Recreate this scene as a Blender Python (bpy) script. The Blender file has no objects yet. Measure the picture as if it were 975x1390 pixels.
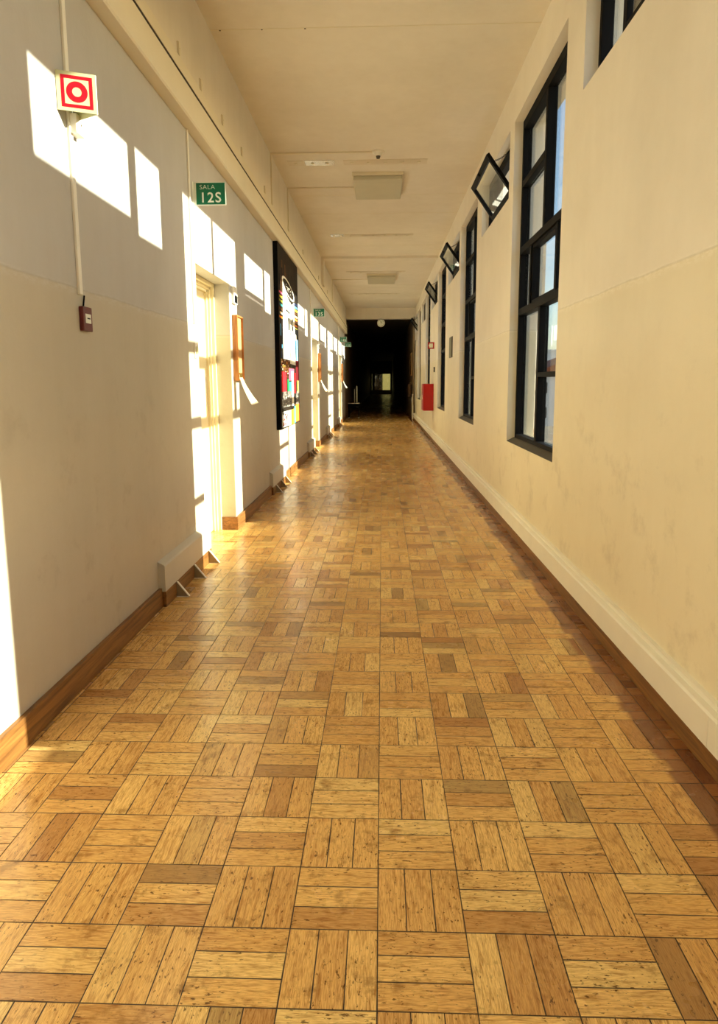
import bpy, bmesh, math, random
from mathutils import Vector, Matrix

# ------------------------------------------------------------------ camera, world, sun, exposure
S = bpy.context.scene
COL = S.collection
H = 1.45                         # eye height
FPX, PCX, PCY = 902.0, 487.5, 650.0
VPX, VPY = 519.0, 518.5
d = Vector(((VPX - PCX) / FPX, -(VPY - PCY) / FPX, -1.0)).normalized()
u = Vector((0, 1, 0)); zc = (u - d * u.dot(d)).normalized(); xc = d.cross(zc)
# rows = world axes written in camera axes  ->  columns of the camera's world matrix are its axes in world
Mw = Matrix((xc, d, zc))
cam = bpy.data.objects.new('camera', bpy.data.cameras.new('camera'))
COL.objects.link(cam)
cam.matrix_world = Matrix.Translation((0, 0, H)) @ Mw.to_4x4()
cam.data.sensor_fit = 'VERTICAL'; cam.data.sensor_height = 36.0
cam.data.lens = FPX / 1390.0 * 36.0
cam.data.shift_y = -45.0 / 1390.0
cam.data.clip_start = 0.05; cam.data.clip_end = 500
S.camera = cam

SUN_EL = math.radians(19.0)
SUN_AZ_OFF = math.radians(0.6)
W = bpy.data.worlds.new('world'); S.world = W; W.use_nodes = True
wn = W.node_tree.nodes; wl = W.node_tree.links
bg = wn['Background']
sky = wn.new('ShaderNodeTexSky'); sky.sky_type = 'NISHITA'; sky.sun_disc = False
sky.sun_elevation = SUN_EL; sky.sun_rotation = math.radians(90)
sky.air_density = 1.0; sky.dust_density = 1.2; sky.ozone_density = 1.2
wl.new(sky.outputs[0], bg.inputs[0]); bg.inputs[1].default_value = 0.27
sl = bpy.data.lights.new('sun', 'SUN'); sl.energy = 15.0; sl.angle = math.radians(0.55); sl.color = (1.0, 0.92, 0.74)
so = bpy.data.objects.new('sun', sl); COL.objects.link(so)
sd = Vector((-math.cos(SUN_EL) * math.cos(SUN_AZ_OFF), math.cos(SUN_EL) * math.sin(SUN_AZ_OFF), -math.sin(SUN_EL)))
so.rotation_euler = sd.to_track_quat('-Z', 'Y').to_euler(); so.location = (12, 5, 9)
S.view_settings.view_transform = 'Standard'; S.view_settings.look = 'None'
S.view_settings.exposure = 0.33; S.view_settings.gamma = 1.0; S.view_settings.use_curve_mapping = False
cy = S.cycles
cy.max_bounces = 14; cy.diffuse_bounces = 9; cy.glossy_bounces = 5; cy.transparent_max_bounces = 24; cy.transmission_bounces = 6
cy.use_denoising = True; cy.sample_clamp_indirect = 12.0; cy.caustics_reflective = False; cy.caustics_refractive = False

# ------------------------------------------------------------------ helpers
def lin(r, g, b):
    f = lambda c: (c / 255 / 12.92) if c / 255 <= 0.04045 else ((c / 255 + 0.055) / 1.055) ** 2.4
    return (f(r), f(g), f(b), 1)

class NB:
    """small node-expression builder"""
    def __init__(s, name):
        s.m = bpy.data.materials.new(name); s.m.use_nodes = True
        s.n = s.m.node_tree.nodes; s.l = s.m.node_tree.links
        s.b = s.n['Principled BSDF']; s.out = s.n['Material Output']
    def inp(s, sock, v):
        if isinstance(v, (int, float)): sock.default_value = v
        elif isinstance(v, tuple): sock.default_value = v
        else: s.l.new(v, sock)
    def math(s, op, a, b=0.0, c=None):
        n = s.n.new('ShaderNodeMath'); n.operation = op
        s.inp(n.inputs[0], a); s.inp(n.inputs[1], b)
        if c is not None: s.inp(n.inputs[2], c)
        return n.outputs[0]
    def mixf(s, f, a, b):
        return s.math('ADD', a, s.math('MULTIPLY', f, s.math('SUBTRACT', b, a)))
    def mix(s, f, a, b, mode='MIX'):
        n = s.n.new('ShaderNodeMix'); n.data_type = 'RGBA'; n.blend_type = mode
        s.inp(n.inputs[0], f); s.inp(n.inputs[6], a); s.inp(n.inputs[7], b)
        return n.outputs[2]
    def pos(s):
        g = s.n.new('ShaderNodeNewGeometry'); return g.outputs['Position']
    def sep(s, v):
        n = s.n.new('ShaderNodeSeparateXYZ'); s.l.new(v, n.inputs[0]); return n.outputs
    def comb(s, x, y, z):
        n = s.n.new('ShaderNodeCombineXYZ')
        s.inp(n.inputs[0], x); s.inp(n.inputs[1], y); s.inp(n.inputs[2], z); return n.outputs[0]
    def noise(s, v, scale, detail=4.0, rough=0.55, dist=0.0):
        n = s.n.new('ShaderNodeTexNoise'); s.l.new(v, n.inputs['Vector'])
        n.inputs['Scale'].default_value = scale; n.inputs['Detail'].default_value = detail
        n.inputs['Roughness'].default_value = rough; n.inputs['Distortion'].default_value = dist
        return n.outputs[0]
    def white(s, v):
        n = s.n.new('ShaderNodeTexWhiteNoise'); s.l.new(v, n.inputs['Vector']); return n.outputs[0], n.outputs[1]
    def ramp(s, f, stops):
        n = s.n.new('ShaderNodeValToRGB'); s.l.new(f, n.inputs[0]); e = n.color_ramp.elements
        e[0].position, e[0].color = stops[0]; e[1].position, e[1].color = stops[1]
        for p, c in stops[2:]:
            q = e.new(p); q.color = c
        return n.outputs[0]
    def step(s, a, lo, hi):
        n = s.n.new('ShaderNodeMapRange'); s.l.new(a, n.inputs[0]); n.interpolation_type = 'SMOOTHSTEP'
        n.inputs[1].default_value = lo; n.inputs[2].default_value = hi; return n.outputs[0]
    def bump(s, h, strength, dist):
        n = s.n.new('ShaderNodeBump'); s.l.new(h, n.inputs['Height'])
        n.inputs['Strength'].default_value = strength; n.inputs['Distance'].default_value = dist
        s.l.new(n.outputs[0], s.b.inputs['Normal'])
    def set(s, color=None, rough=None, spec=None, metal=None):
        if color is not None: s.inp(s.b.inputs['Base Color'], color)
        if rough is not None: s.inp(s.b.inputs['Roughness'], rough)
        if spec is not None: s.inp(s.b.inputs['Specular IOR Level'], spec)
        if metal is not None: s.inp(s.b.inputs['Metallic'], metal)
        return s

def plain(name, col, rough=0.5, var=0.06, scale=9.0, spec=0.5, metal=0.0, bump=0.0):
    b = NB(name); p = b.pos(); nz = b.noise(p, scale, 5.0)
    dark = tuple(c * (1 - var * 2) for c in col[:3]) + (1,); lite = tuple(min(1, c * (1 + var)) for c in col[:3]) + (1,)
    b.set(b.mix(nz, dark, lite), rough, spec, metal)
    if bump: b.bump(b.noise(p, scale * 12, 3.0), bump, 0.002)
    return b.m

def wall_material(name, upper, lower, zline, axis_wobble=0.012, dado=True, streak=0.12, grime_amt=0.25):
    streak_amt = streak
    b = NB(name); p = b.pos(); x, y, z = b.sep(p)
    wob = b.noise(b.comb(0.0, y, 0.0), 2.3, 3.0)
    e = b.math('ADD', z, b.math('MULTIPLY', b.math('SUBTRACT', wob, 0.5), axis_wobble * 2))
    up = b.step(e, zline - 0.004, zline + 0.004) if dado else 1.0
    col = b.mix(up, lower, upper) if dado else upper
    blot = b.noise(p, 1.1, 6.0, 0.62)
    col = b.mix(0.22, col, b.ramp(blot, [(0.30, (0.60, 0.57, 0.50, 1)), (0.62, (1, 1, 1, 1))]), 'MULTIPLY')
    streak = b.noise(b.comb(b.math('MULTIPLY', x, 6.0), b.math('MULTIPLY', y, 6.0), b.math('MULTIPLY', z, 0.35)), 1.6, 4.0)
    col = b.mix(streak_amt, col, b.ramp(streak, [(0.3, (0.78, 0.74, 0.66, 1)), (0.62, (1, 1, 1, 1))]), 'MULTIPLY')
    if dado:      # the brushed edge where the two paints meet
        rag = b.noise(b.comb(0.0, b.math('MULTIPLY', y, 9.0), b.math('MULTIPLY', z, 30.0)), 2.0, 5.0, 0.7)
        band = b.math('MULTIPLY', b.step(e, zline - 0.05, zline - 0.002), b.math('SUBTRACT', 1.0, b.step(e, zline + 0.002, zline + 0.02)))
        col = b.mix(b.math('MULTIPLY', b.math('MULTIPLY', band, b.step(rag, 0.40, 0.62)), 0.55), col, tuple(min(1, c * 1.12) for c in upper[:3]) + (1,))
        line = b.math('MULTIPLY', b.step(e, zline - 0.010, zline), b.math('SUBTRACT', 1.0, b.step(e, zline, zline + 0.008)))
        col = b.mix(b.math('MULTIPLY', line, 0.30), col, tuple(c * 0.55 for c in lower[:3]) + (1,))
    spot = b.noise(p, 3.4, 7.0, 0.7)
    grime = b.math('MULTIPLY', b.step(spot, 0.53, 0.72), b.math('SUBTRACT', 1.0, b.step(z, 0.7, 2.0)))
    col = b.mix(b.math('MULTIPLY', grime, grime_amt), col, (0.30, 0.24, 0.16, 1))
    rough = b.mixf(up, 0.38, 0.62) if dado else 0.65
    b.set(col, rough, 0.35)
    hgt = b.math('ADD', b.noise(p, 5.0, 5.0, 0.6), b.math('MULTIPLY', b.noise(p, 60.0, 3.0), 0.12))
    b.bump(hgt, 0.35, 0.012)
    return b.m

def floor_material():
    b = NB('parquet'); p = b.pos(); x, y, z = b.sep(p)
    SX, SY = 0.2345, 0.2295
    gx = b.math('DIVIDE', b.math('ADD', x, 0.012), SX); gy = b.math('DIVIDE', b.math('SUBTRACT', y, 1.812), SY)
    ix = b.math('FLOOR', gx); iy = b.math('FLOOR', gy)
    fx = b.math('FRACT', gx); fy = b.math('FRACT', gy)
    par = b.math('FLOORED_MODULO', b.math('ADD', ix, iy), 2.0)     # 0: strips lie along X
    along = b.mixf(par, fx, fy); across = b.mixf(par, fy, fx)
    t3 = b.math('MULTIPLY', across, 3.0)
    st = b.math('FLOOR', t3); ft = b.math('FRACT', t3)
    r1, rc = b.white(b.comb(ix, iy, st))
    r2, _ = b.white(b.comb(b.math('ADD', ix, 37.0), iy, st))
    rb, _ = b.white(b.comb(ix, iy, 9.0))
    ea = b.math('MULTIPLY', b.math('MINIMUM', ft, b.math('SUBTRACT', 1.0, ft)), SX / 3)
    eb = b.math('MULTIPLY', b.math('MINIMUM', along, b.math('SUBTRACT', 1.0, along)), SX)
    edge = b.math('MINIMUM', ea, eb)
    gw = b.mixf(b.noise(p, 7.0, 2.0), 0.0004, 0.0034)
    gap = b.math('SUBTRACT', 1.0, b.step(b.math('DIVIDE', edge, gw), 0.35, 1.25))
    # grain runs along each strip
    ga = b.math('MULTIPLY', along, 0.9); gc = b.math('MULTIPLY', across, 7.0)
    gv = b.comb(b.math('ADD', ga, b.math('MULTIPLY', r1, 31.0)), b.math('ADD', gc, b.math('MULTIPLY', r2, 17.0)), b.math('MULTIPLY', ix, 3.1))
    grain = b.noise(gv, 3.2, 7.0, 0.62, 0.6)
    fine = b.noise(b.comb(b.math('ADD', b.math('MULTIPLY', along, 4.0), b.math('MULTIPLY', r2, 51.0)), b.math('MULTIPLY', across, 60.0), r1), 2.0, 4.0)
    base = b.ramp(r1, [(0.0, lin(198, 148, 88)), (1.0, lin(255, 224, 148)), (0.12, lin(236, 190, 116)), (0.55, lin(246, 202, 124)), (0.85, lin(254, 216, 138))])
    base = b.mix(0.9, base, b.ramp(grain, [(0.28, lin(184, 150, 110)), (0.50, (1, 1, 1, 1)), (0.75, lin(255, 250, 236))]), 'MULTIPLY')
    base = b.mix(0.6, base, b.ramp(fine, [(0.33, lin(176, 130, 80)), (0.6, (1, 1, 1, 1))]), 'MULTIPLY')
    # worn dark scuffs and small pits
    mott = b.noise(p, 11.0, 7.0, 0.7)
    base = b.mix(b.math('MULTIPLY', b.step(mott, 0.53, 0.68), 0.62), base, lin(142, 98, 44))
    wear = b.noise(p, 1.6, 4.0, 0.6)
    base = b.mix(b.math('MULTIPLY', b.step(wear, 0.44, 0.68), 0.25), base, lin(178, 128, 64))
    pit = b.noise(b.comb(b.math('MULTIPLY', x, b.mixf(par, 1.0, 2.4)), b.math('MULTIPLY', y, b.mixf(par, 2.4, 1.0)), r1), 52.0, 3.0, 0.6)
    pm = b.math('MULTIPLY', b.step(pit, 0.60, 0.67), b.step(b.noise(p, 5.0, 3.0), 0.36, 0.54))
    base = b.mix(b.math('MULTIPLY', pm, 0.85), base, lin(84, 48, 18))
    # grey worn single strips
    base = b.mix(b.math('MULTIPLY', b.step(r2, 0.90, 0.96), 0.5), base, lin(120, 96, 62))
    # redder, untrodden varnish in the outermost strip beside the window wall
    edge_r = b.step(b.math('ADD', x, b.math('MULTIPLY', b.math('SUBTRACT', r2, 0.5), 0.05)), 1.06, 1.09)
    base = b.mix(b.math('MULTIPLY', edge_r, 0.8), base, b.mix(r1, lin(92, 36, 10), lin(140, 74, 26)))
    base = b.mix(b.math('MULTIPLY', gap, 0.97), base, lin(34, 14, 6))
    rough = b.math('ADD', b.mixf(b.noise(p, 4.0, 4.0), 0.13, 0.27), b.math('MULTIPLY', r2, 0.09))
    rough = b.math('ADD', rough, b.math('MULTIPLY', gap, 0.4))
    b.set(base, rough, 0.5)
    tilt = b.math('MULTIPLY', b.math('SUBTRACT', along, 0.5), b.math('SUBTRACT', r1, 0.5))
    hgt = b.math('ADD', b.math('MULTIPLY', gap, -0.0012), b.math('MULTIPLY', tilt, 0.0010))
    hgt = b.math('ADD', hgt, b.math('MULTIPLY', b.noise(p, 9.0, 3.0), 0.0009))
    n = b.n.new('ShaderNodeBump'); b.l.new(hgt, n.inputs['Height']); n.inputs['Strength'].default_value = 1.0; n.inputs['Distance'].default_value = 1.0
    b.l.new(n.outputs[0], b.b.inputs['Normal'])
    return b.m

def wood_material(name, dark, lite, stretch=(8, 1.0, 8), scale=3.0, rough=0.35):
    b = NB(name); p = b.pos(); x, y, z = b.sep(p)
    v = b.comb(b.math('MULTIPLY', x, stretch[0]), b.math('MULTIPLY', y, stretch[1]), b.math('MULTIPLY', z, stretch[2]))
    g = b.noise(v, scale, 7.0, 0.65, 0.8)
    b.set(b.ramp(g, [(0.3, dark), (0.68, lite)]), rough, 0.5)
    b.bump(g, 0.2, 0.003)
    return b.m

def glass_material(name, tint=(0.93, 0.96, 0.95, 1), rough=0.01):
    b = NB(name); b.n.remove(b.b)
    lw = b.n.new('ShaderNodeLayerWeight'); lw.inputs['Blend'].default_value = 0.5
    fr_ = b.math('ADD', 0.035, b.math('MULTIPLY', 0.8, b.math('POWER', lw.outputs['Facing'], 4.5)))
    tr = b.n.new('ShaderNodeBsdfTransparent'); tr.inputs[0].default_value = tint
    gl = b.n.new('ShaderNodeBsdfGlossy'); gl.inputs['Roughness'].default_value = rough; gl.inputs[0].default_value = (1, 1, 1, 1)
    mx = b.n.new('ShaderNodeMixShader'); b.l.new(fr_, mx.inputs[0]); b.l.new(tr.outputs[0], mx.inputs[1]); b.l.new(gl.outputs[0], mx.inputs[2])
    b.l.new(mx.outputs[0], b.out.inputs[0])
    return b.m

M = {}
M['wall_r'] = wall_material('painted_plaster_right', (0.88, 0.83, 0.73, 1), (0.85, 0.78, 0.60, 1), 1.955, streak=0.05)
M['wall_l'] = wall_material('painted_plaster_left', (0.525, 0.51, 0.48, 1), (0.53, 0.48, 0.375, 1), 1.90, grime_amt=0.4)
M['ceil'] = wall_material('ceiling_paint', (0.80, 0.755, 0.66, 1), (0, 0, 0, 1), 0, dado=False)
M['cream'] = plain('cream_painted_trim', (0.78, 0.72, 0.57, 1), 0.45, 0.04, 3.0)
M['cream_door'] = plain('cream_door_paint', (0.80, 0.71, 0.47, 1), 0.35, 0.03, 2.0)
M['white'] = plain('white_plastic', (0.82, 0.79, 0.70, 1), 0.4, 0.03)
M['trunk'] = plain('trunking_white', (0.88, 0.85, 0.75, 1), 0.42, 0.05, 4.0)
M['duct'] = plain('duct_box_paint', (0.58, 0.54, 0.44, 1), 0.4, 0.05, 4.0)
M['bracket'] = plain('bracket_plate', (0.34, 0.27, 0.17, 1), 0.5, 0.1, 8.0)  # plate browned to carry the reflection of the wood beside it
M['slot_shade'] = plain('painted_slot_shade', (0.02, 0.012, 0.01, 1), 0.8)
M['floor'] = floor_material()
M['base_wood'] = wood_material('baseboard_wood', lin(84, 52, 22), lin(156, 108, 54), (8, 0.8, 14), 3.0, 0.4)
M['board_wood'] = wood_material('holder_wood', lin(150, 86, 34), lin(206, 140, 70), (10, 10, 1.0), 4.0, 0.4)
M['black'] = plain('black_painted_steel', (0.005, 0.005, 0.006, 1), 0.6, 0.1, spec=0.08)
M['sill'] = plain('weathered_dark_sill', (0.085, 0.07, 0.05, 1), 0.5, 0.25, 30)
M['glass'] = glass_material('window_glass')
M['green'] = plain('green_sign', lin(0, 110, 78), 0.35, 0.03)
M['sign_white'] = plain('sign_white', (0.80, 0.84, 0.76, 1), 0.4, 0.02)
M['sign_pale'] = plain('photoluminescent_pale', lin(205, 205, 160), 0.4, 0.02)
M['red'] = plain('sign_red', lin(170, 8, 34), 0.35, 0.03)
M['cab_red'] = plain('hose_cabinet_red', lin(175, 10, 14), 0.3, 0.03)
M['maroon'] = plain('maroon_plastic', lin(96, 26, 26), 0.35, 0.08, 30)
M['dark_wall'] = plain('shade_darkened_wall', (0.27, 0.20, 0.12, 1), 0.6, 0.1, 1.5)  # same walls, colour darkened to stand for the missing light
M['dark_ceil'] = plain('shade_darkened_ceiling', (0.05, 0.035, 0.03, 1), 0.8, 0.1, 1.5)  # near-black colour paints in the darkness of the unlit corridor
M['metal'] = plain('brushed_steel', (0.62, 0.6, 0.55, 1), 0.25, 0.08, 30, metal=1.0)
M['olive'] = plain('olive_notice', lin(92, 88, 26), 0.5, 0.15, 12)
M['paper'] = plain('paper', (0.80, 0.74, 0.60, 1), 0.6, 0.03)
M['cork'] = plain('cork_back', lin(190, 148, 96), 0.7, 0.12, 60)
M['concrete'] = plain('outer_render', (0.36, 0.36, 0.33, 1), 0.9, 0.12, 14, bump=0.5)
M['lens'] = plain('lamp_diffuser', (0.56, 0.54, 0.42, 1), 0.45, 0.05, 5)

def mesh_obj(name, bm, mat, parent=None, smooth=False):
    me = bpy.data.meshes.new(name); bmesh.ops.recalc_face_normals(bm, faces=bm.faces)
    bm.to_mesh(me); bm.free()
    for m in (mat if isinstance(mat, (list, tuple)) else [mat]): me.materials.append(m)
    if smooth:
        for p in me.polygons: p.use_smooth = True
    o = bpy.data.objects.new(name, me); COL.objects.link(o)
    if parent: o.parent = parent
    return o
def box(bm, x0, x1, y0, y1, z0, z1, mi=0, bev=0.0):
    c = Vector(((x0 + x1) / 2, (y0 + y1) / 2, (z0 + z1) / 2))
    r = bmesh.ops.create_cube(bm, size=1.0, matrix=Matrix.Translation(c) @ Matrix.Diagonal((abs(x1 - x0), abs(y1 - y0), abs(z1 - z0), 1)))
    vs = r['verts']; fs = list({f for v in vs for f in v.link_faces})
    if bev:
        es = list({e for f in fs for e in f.edges})
        rb = bmesh.ops.bevel(bm, geom=es, offset=bev, segments=2, affect='EDGES', profile=0.5)
        fs = [f for f in bm.faces if f.is_valid and (f in fs or f in rb['faces'])]
    for f in fs:
        if f.is_valid: f.material_index = mi
    return vs
def quad(bm, pts, mi=0):
    f = bm.faces.new([bm.verts.new(p) for p in pts]); f.material_index = mi; return f
def prism(bm, pts2, axis, a, b, mi=0):
    """extrude polygon pts2 (two coords in the plane normal to axis) from a to b"""
    def P(p, t):
        return {'x': (t, p[0], p[1]), 'y': (p[0], t, p[1]), 'z': (p[0], p[1], t)}[axis]
    v0 = [bm.verts.new(P(p, a)) for p in pts2]; v1 = [bm.verts.new(P(p, b)) for p in pts2]
    n = len(pts2); fs = [bm.faces.new(v0), bm.faces.new(v1[::-1])]
    for i in range(n): fs.append(bm.faces.new((v0[i], v1[i], v1[(i + 1) % n], v0[(i + 1) % n])))
    for f in fs: f.material_index = mi
def cyl(bm, p0, p1, r, seg=16, mi=0, r2=None):
    p0, p1 = Vector(p0), Vector(p1); dv = p1 - p0
    m = Matrix.Translation((p0 + p1) / 2) @ dv.to_track_quat('Z', 'Y').to_matrix().to_4x4()
    r_ = bmesh.ops.create_cone(bm, cap_ends=True, segments=seg, radius1=r, radius2=r if r2 is None else r2, depth=dv.length, matrix=m)
    for f in {f for v in r_['verts'] for f in v.link_faces}: f.material_index = mi
def tube(bm, pts, r, seg=8, mi=0):
    pts = [Vector(p) for p in pts]; rings = []
    for i, p in enumerate(pts):
        t = (pts[min(i + 1, len(pts) - 1)] - pts[max(i - 1, 0)]).normalized()
        q = t.to_track_quat('Z', 'Y')
        rings.append([bm.verts.new(p + q @ Vector((r * math.cos(a), r * math.sin(a), 0))) for a in [2 * math.pi * k / seg for k in range(seg)]])
    for a, b in zip(rings, rings[1:]):
        for k in range(seg):
            f = bm.faces.new((a[k], a[(k + 1) % seg], b[(k + 1) % seg], b[k])); f.material_index = mi
    bm.faces.new(rings[0][::-1]); bm.faces.new(rings[-1])
def tag(o, label=None, cat=None, group=None, kind=None):
    if label: o['label'] = label
    if cat: o['category'] = cat
    if group: o['group'] = group
    if kind: o['kind'] = kind
    return o
def thing(name, loc, label, cat, group=None, rz=0.0):
    o = bpy.data.objects.new(name, None); COL.objects.link(o); o.location = loc; o.rotation_euler.z = rz
    o.empty_display_size = 0.1
    return tag(o, label, cat, group)
def struct(name, bm, mat, label=None):
    o = mesh_obj(name, bm, mat); o['kind'] = 'structure'
    if label: o['label'] = label
    return o
def dup(root, loc, label=None, name=None):
    r = root.copy(); COL.objects.link(r); r.location = loc
    if label: r['label'] = label
    for ch in list(root.children):
        c = ch.copy(); COL.objects.link(c); c.parent = r
        for g in list(ch.children):
            q = g.copy(); COL.objects.link(q); q.parent = c
    return r
def text_mesh(name, body, size, mat, parent, loc, extrude=0.0006, align='LEFT', sx=1.0, rot=(math.pi / 2, 0, 0), offset=0.0, spacing=1.0):
    cu = bpy.data.curves.new(name, 'FONT'); cu.body = body; cu.size = size; cu.extrude = extrude; cu.align_x = align
    cu.offset = offset; cu.space_character = spacing; cu.resolution_u = 4
    t = bpy.data.objects.new(name, cu); COL.objects.link(t)
    bpy.context.view_layer.update()
    me = bpy.data.meshes.new_from_object(t); bpy.data.objects.remove(t)
    me.materials.clear(); me.materials.append(mat)
    o = bpy.data.objects.new(name, me); COL.objects.link(o); o.parent = parent
    o.location = loc; o.rotation_euler = rot; o.scale = (sx, 1, 1)
    return o

# ------------------------------------------------------------------ dimensions (metres, camera at x=0 y=0)
L, R = -1.455, 1.265
LO, RO = -1.80, 1.60             # outer faces of the two long walls
CE = 4.267
Y0, Y1 = -9.0, 26.3              # lit corridor
YE = 80.0                        # end of the unlit corridor beyond
P = 4.33                         # window bay
TN, TF, TB, TT = 4.96, 6.80, 0.85, 3.895       # tall window of bay 0
SN, SF, SB, ST = 2.70, 4.54, 3.262, 3.895      # small high window of bay 0
DN, DF, DT = 5.31, 6.45, 2.375                 # door of bay 0

def holed_wall(name, xin, xout, y0, y1, z0, z1, holes, mats):
    ys = sorted({y0, y1} | {h[0] for h in holes} | {h[1] for h in holes})
    zs = sorted({z0, z1} | {h[2] for h in holes} | {h[3] for h in holes})
    ys = [y for y in ys if y0 <= y <= y1]; zs = [z for z in zs if z0 <= z <= z1]
    def solid(i, j):
        if i < 0 or j < 0 or i >= len(ys) - 1 or j >= len(zs) - 1: return False
        yc, zc_ = (ys[i] + ys[i + 1]) / 2, (zs[j] + zs[j + 1]) / 2
        return not any(h[0] < yc < h[1] and h[2] < zc_ < h[3] for h in holes)
    bm = bmesh.new()
    for i in range(len(ys) - 1):
        for j in range(len(zs) - 1):
            if not solid(i, j): continue
            a, b, c, e = ys[i], ys[i + 1], zs[j], zs[j + 1]
            quad(bm, [(xin, a, c), (xin, b, c), (xin, b, e), (xin, a, e)])
            quad(bm, [(xout, a, c), (xout, b, c), (xout, b, e), (xout, a, e)], 1)
            if not solid(i - 1, j): quad(bm, [(xin, a, c), (xout, a, c), (xout, a, e), (xin, a, e)])
            if not solid(i + 1, j): quad(bm, [(xin, b, c), (xout, b, c), (xout, b, e), (xin, b, e)])
            if not solid(i, j - 1): quad(bm, [(xin, a, c), (xin, b, c), (xout, b, c), (xout, a, c)])
            if not solid(i, j + 1): quad(bm, [(xin, a, e), (xin, b, e), (xout, b, e), (xout, a, e)])
    bmesh.ops.remove_doubles(bm, verts=bm.verts, dist=1e-5)
    return struct(name, bm, mats)

# ------------------------------------------------------------------ structure
bm = bmesh.new()
box(bm, LO, RO, Y0 - 0.3, YE + 0.3, -0.2, 0.0)
struct('floor', bm, M['floor'], 'parquet floor of small wooden blocks, three strips to a block')
talls = list(range(-3, 5)); smalls = list(range(-2, 6)); doors_k = [-2, 0, 2, 4]
holes_r = [(TN + P * k, TF + P * k, TB, TT) for k in talls] + [(SN + P * k, SF + P * k, SB, ST) for k in smalls]
holed_wall('wall_right', R, RO, Y0, Y1, 0.0, CE, holes_r, [M['wall_r'], M['concrete']])
holes_l = [(DN + P * k, DF + P * k, -0.001, DT) for k in doors_k]
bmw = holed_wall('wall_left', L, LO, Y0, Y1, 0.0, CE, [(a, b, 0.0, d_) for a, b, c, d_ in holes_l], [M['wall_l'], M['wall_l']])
bm = bmesh.new(); box(bm, LO, RO, Y0 - 0.3, Y1, CE, CE + 0.25)
struct('ceiling', bm, M['ceil'])
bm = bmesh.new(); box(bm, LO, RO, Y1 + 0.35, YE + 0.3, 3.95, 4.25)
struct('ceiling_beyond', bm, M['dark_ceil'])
bm = bmesh.new(); box(bm, LO, RO, Y0 - 0.3, Y0, 0, CE)
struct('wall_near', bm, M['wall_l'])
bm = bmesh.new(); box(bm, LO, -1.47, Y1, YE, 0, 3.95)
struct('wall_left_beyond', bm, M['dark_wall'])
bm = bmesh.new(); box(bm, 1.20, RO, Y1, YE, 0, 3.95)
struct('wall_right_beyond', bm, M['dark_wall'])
# far end of the unlit corridor, with its window
bm = bmesh.new()
box(bm, -1.47, 1.20, YE, YE + 0.25, 0, 0.45); box(bm, -1.47, 1.20, YE, YE + 0.25, 2.45, 3.95)
box(bm, -1.47, -1.25, YE, YE + 0.25, 0.45, 2.45); box(bm, 1.0, 1.20, YE, YE + 0.25, 0.45, 2.45)
struct('wall_far', bm, M['dark_wall'])
bm = bmesh.new()
for x in (-1.25, -0.52, 0.02, 0.96): box(bm, x, x + 0.04, YE + 0.08, YE + 0.14, 0.45, 2.45)
box(bm, -1.25, 1.0, YE + 0.08, YE + 0.14, 0.45, 0.50); box(bm, -1.25, 1.0, YE + 0.08, YE + 0.14, 2.40, 2.45)
wf = struct('window_30', bm, M['black'], 'small distant window closing the dark corridor')
bm = bmesh.new(); box(bm, -1.21, 0.96, YE + 0.105, YE + 0.115, 0.5, 2.4); mesh_obj('pane', bm, M['glass'], wf)
bm = bmesh.new()
prism(bm, [(YE + 0.16, 0.5), (YE + 0.2, 0.5), (YE + 0.2, 2.4), (YE + 0.16, 2.4)], 'x', -1.2, 0.0)
tag(mesh_obj('curtain', bm, plain('brown_curtain', lin(92, 78, 44), 0.9, 0.4, 3.0), wf), 'drawn brown curtain')
# lintel between the lit and the unlit corridor
bm = bmesh.new(); box(bm, LO, RO, Y1, Y1 + 0.35, 3.862, CE + 0.25)
struct('trim_1', bm, M['ceil'], 'downstand beam across the corridor')

# raised plaster band, ledge and cable tray along the top of the left wall
bm = bmesh.new(); box(bm, L, -1.390, Y0, Y1, 3.64, CE)
struct('wall_left_upper', bm, M['ceil'])
bm = bmesh.new()
prism(bm, [(L, 3.31), (-1.372, 3.31), (-1.362, 3.32), (-1.362, 3.517), (L, 3.517)], 'y', Y0, Y1)
struct('trim_2', bm, M['cream'], 'painted ledge above the classroom doors')
bm = bmesh.new(); box(bm, L, -1.3635, Y0, Y1, 3.517, 3.537)  # almost flush strip; its dark colour stands for the slot's shade
struct('trim_3', bm, M['slot_shade'], 'strip coloured as the shaded slot between the ledge and the cable tray')
bm = bmesh.new()
prism(bm, [(L, 3.537), (-1.360, 3.537), (-1.360, 3.60), (-1.372, 3.606), (-1.372, 3.64), (L, 3.64)], 'y', Y0, Y1)
struct('trim_4', bm, M['cream'], 'cable tray along the left wall')
# baseboards
segs = []; prev = Y0
boxes_k = [-1, 0, 1, 2, 3, 4]
BN, BF = 4.13, 5.30
bm = bmesh.new()
cuts = sorted([(DN + P * k, DF + P * k) for k in doors_k])
for a, b in cuts + [(Y1, Y1)]:
    if a > prev: box(bm, L, -1.432, prev, a, 0.0, 0.128, bev=0.003)
    prev = b
for k in doors_k:                              # returns into the door reveals
    box(bm, -1.61, L + 0.02, DF + P * k - 0.018, DF + P * k, 0.0, 0.128)
    box(bm, -1.61, L, DN + P * k, DN + P * k + 0.018, 0.0, 0.128)
struct('baseboard_left', bm, M['base_wood'])
bm = bmesh.new(); box(bm, 1.218, R, Y0, Y1, 0.0, 0.088, bev=0.002)
struct('baseboard_right', bm, M['base_wood'])
bm = bmesh.new()
prism(bm, [(R, 0.088), (1.214, 0.088), (1.214, 0.213), (1.222, 0.222), (1.246, 0.226), (1.246, 0.248), (R, 0.252)], 'y', Y0, Y1)
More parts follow.
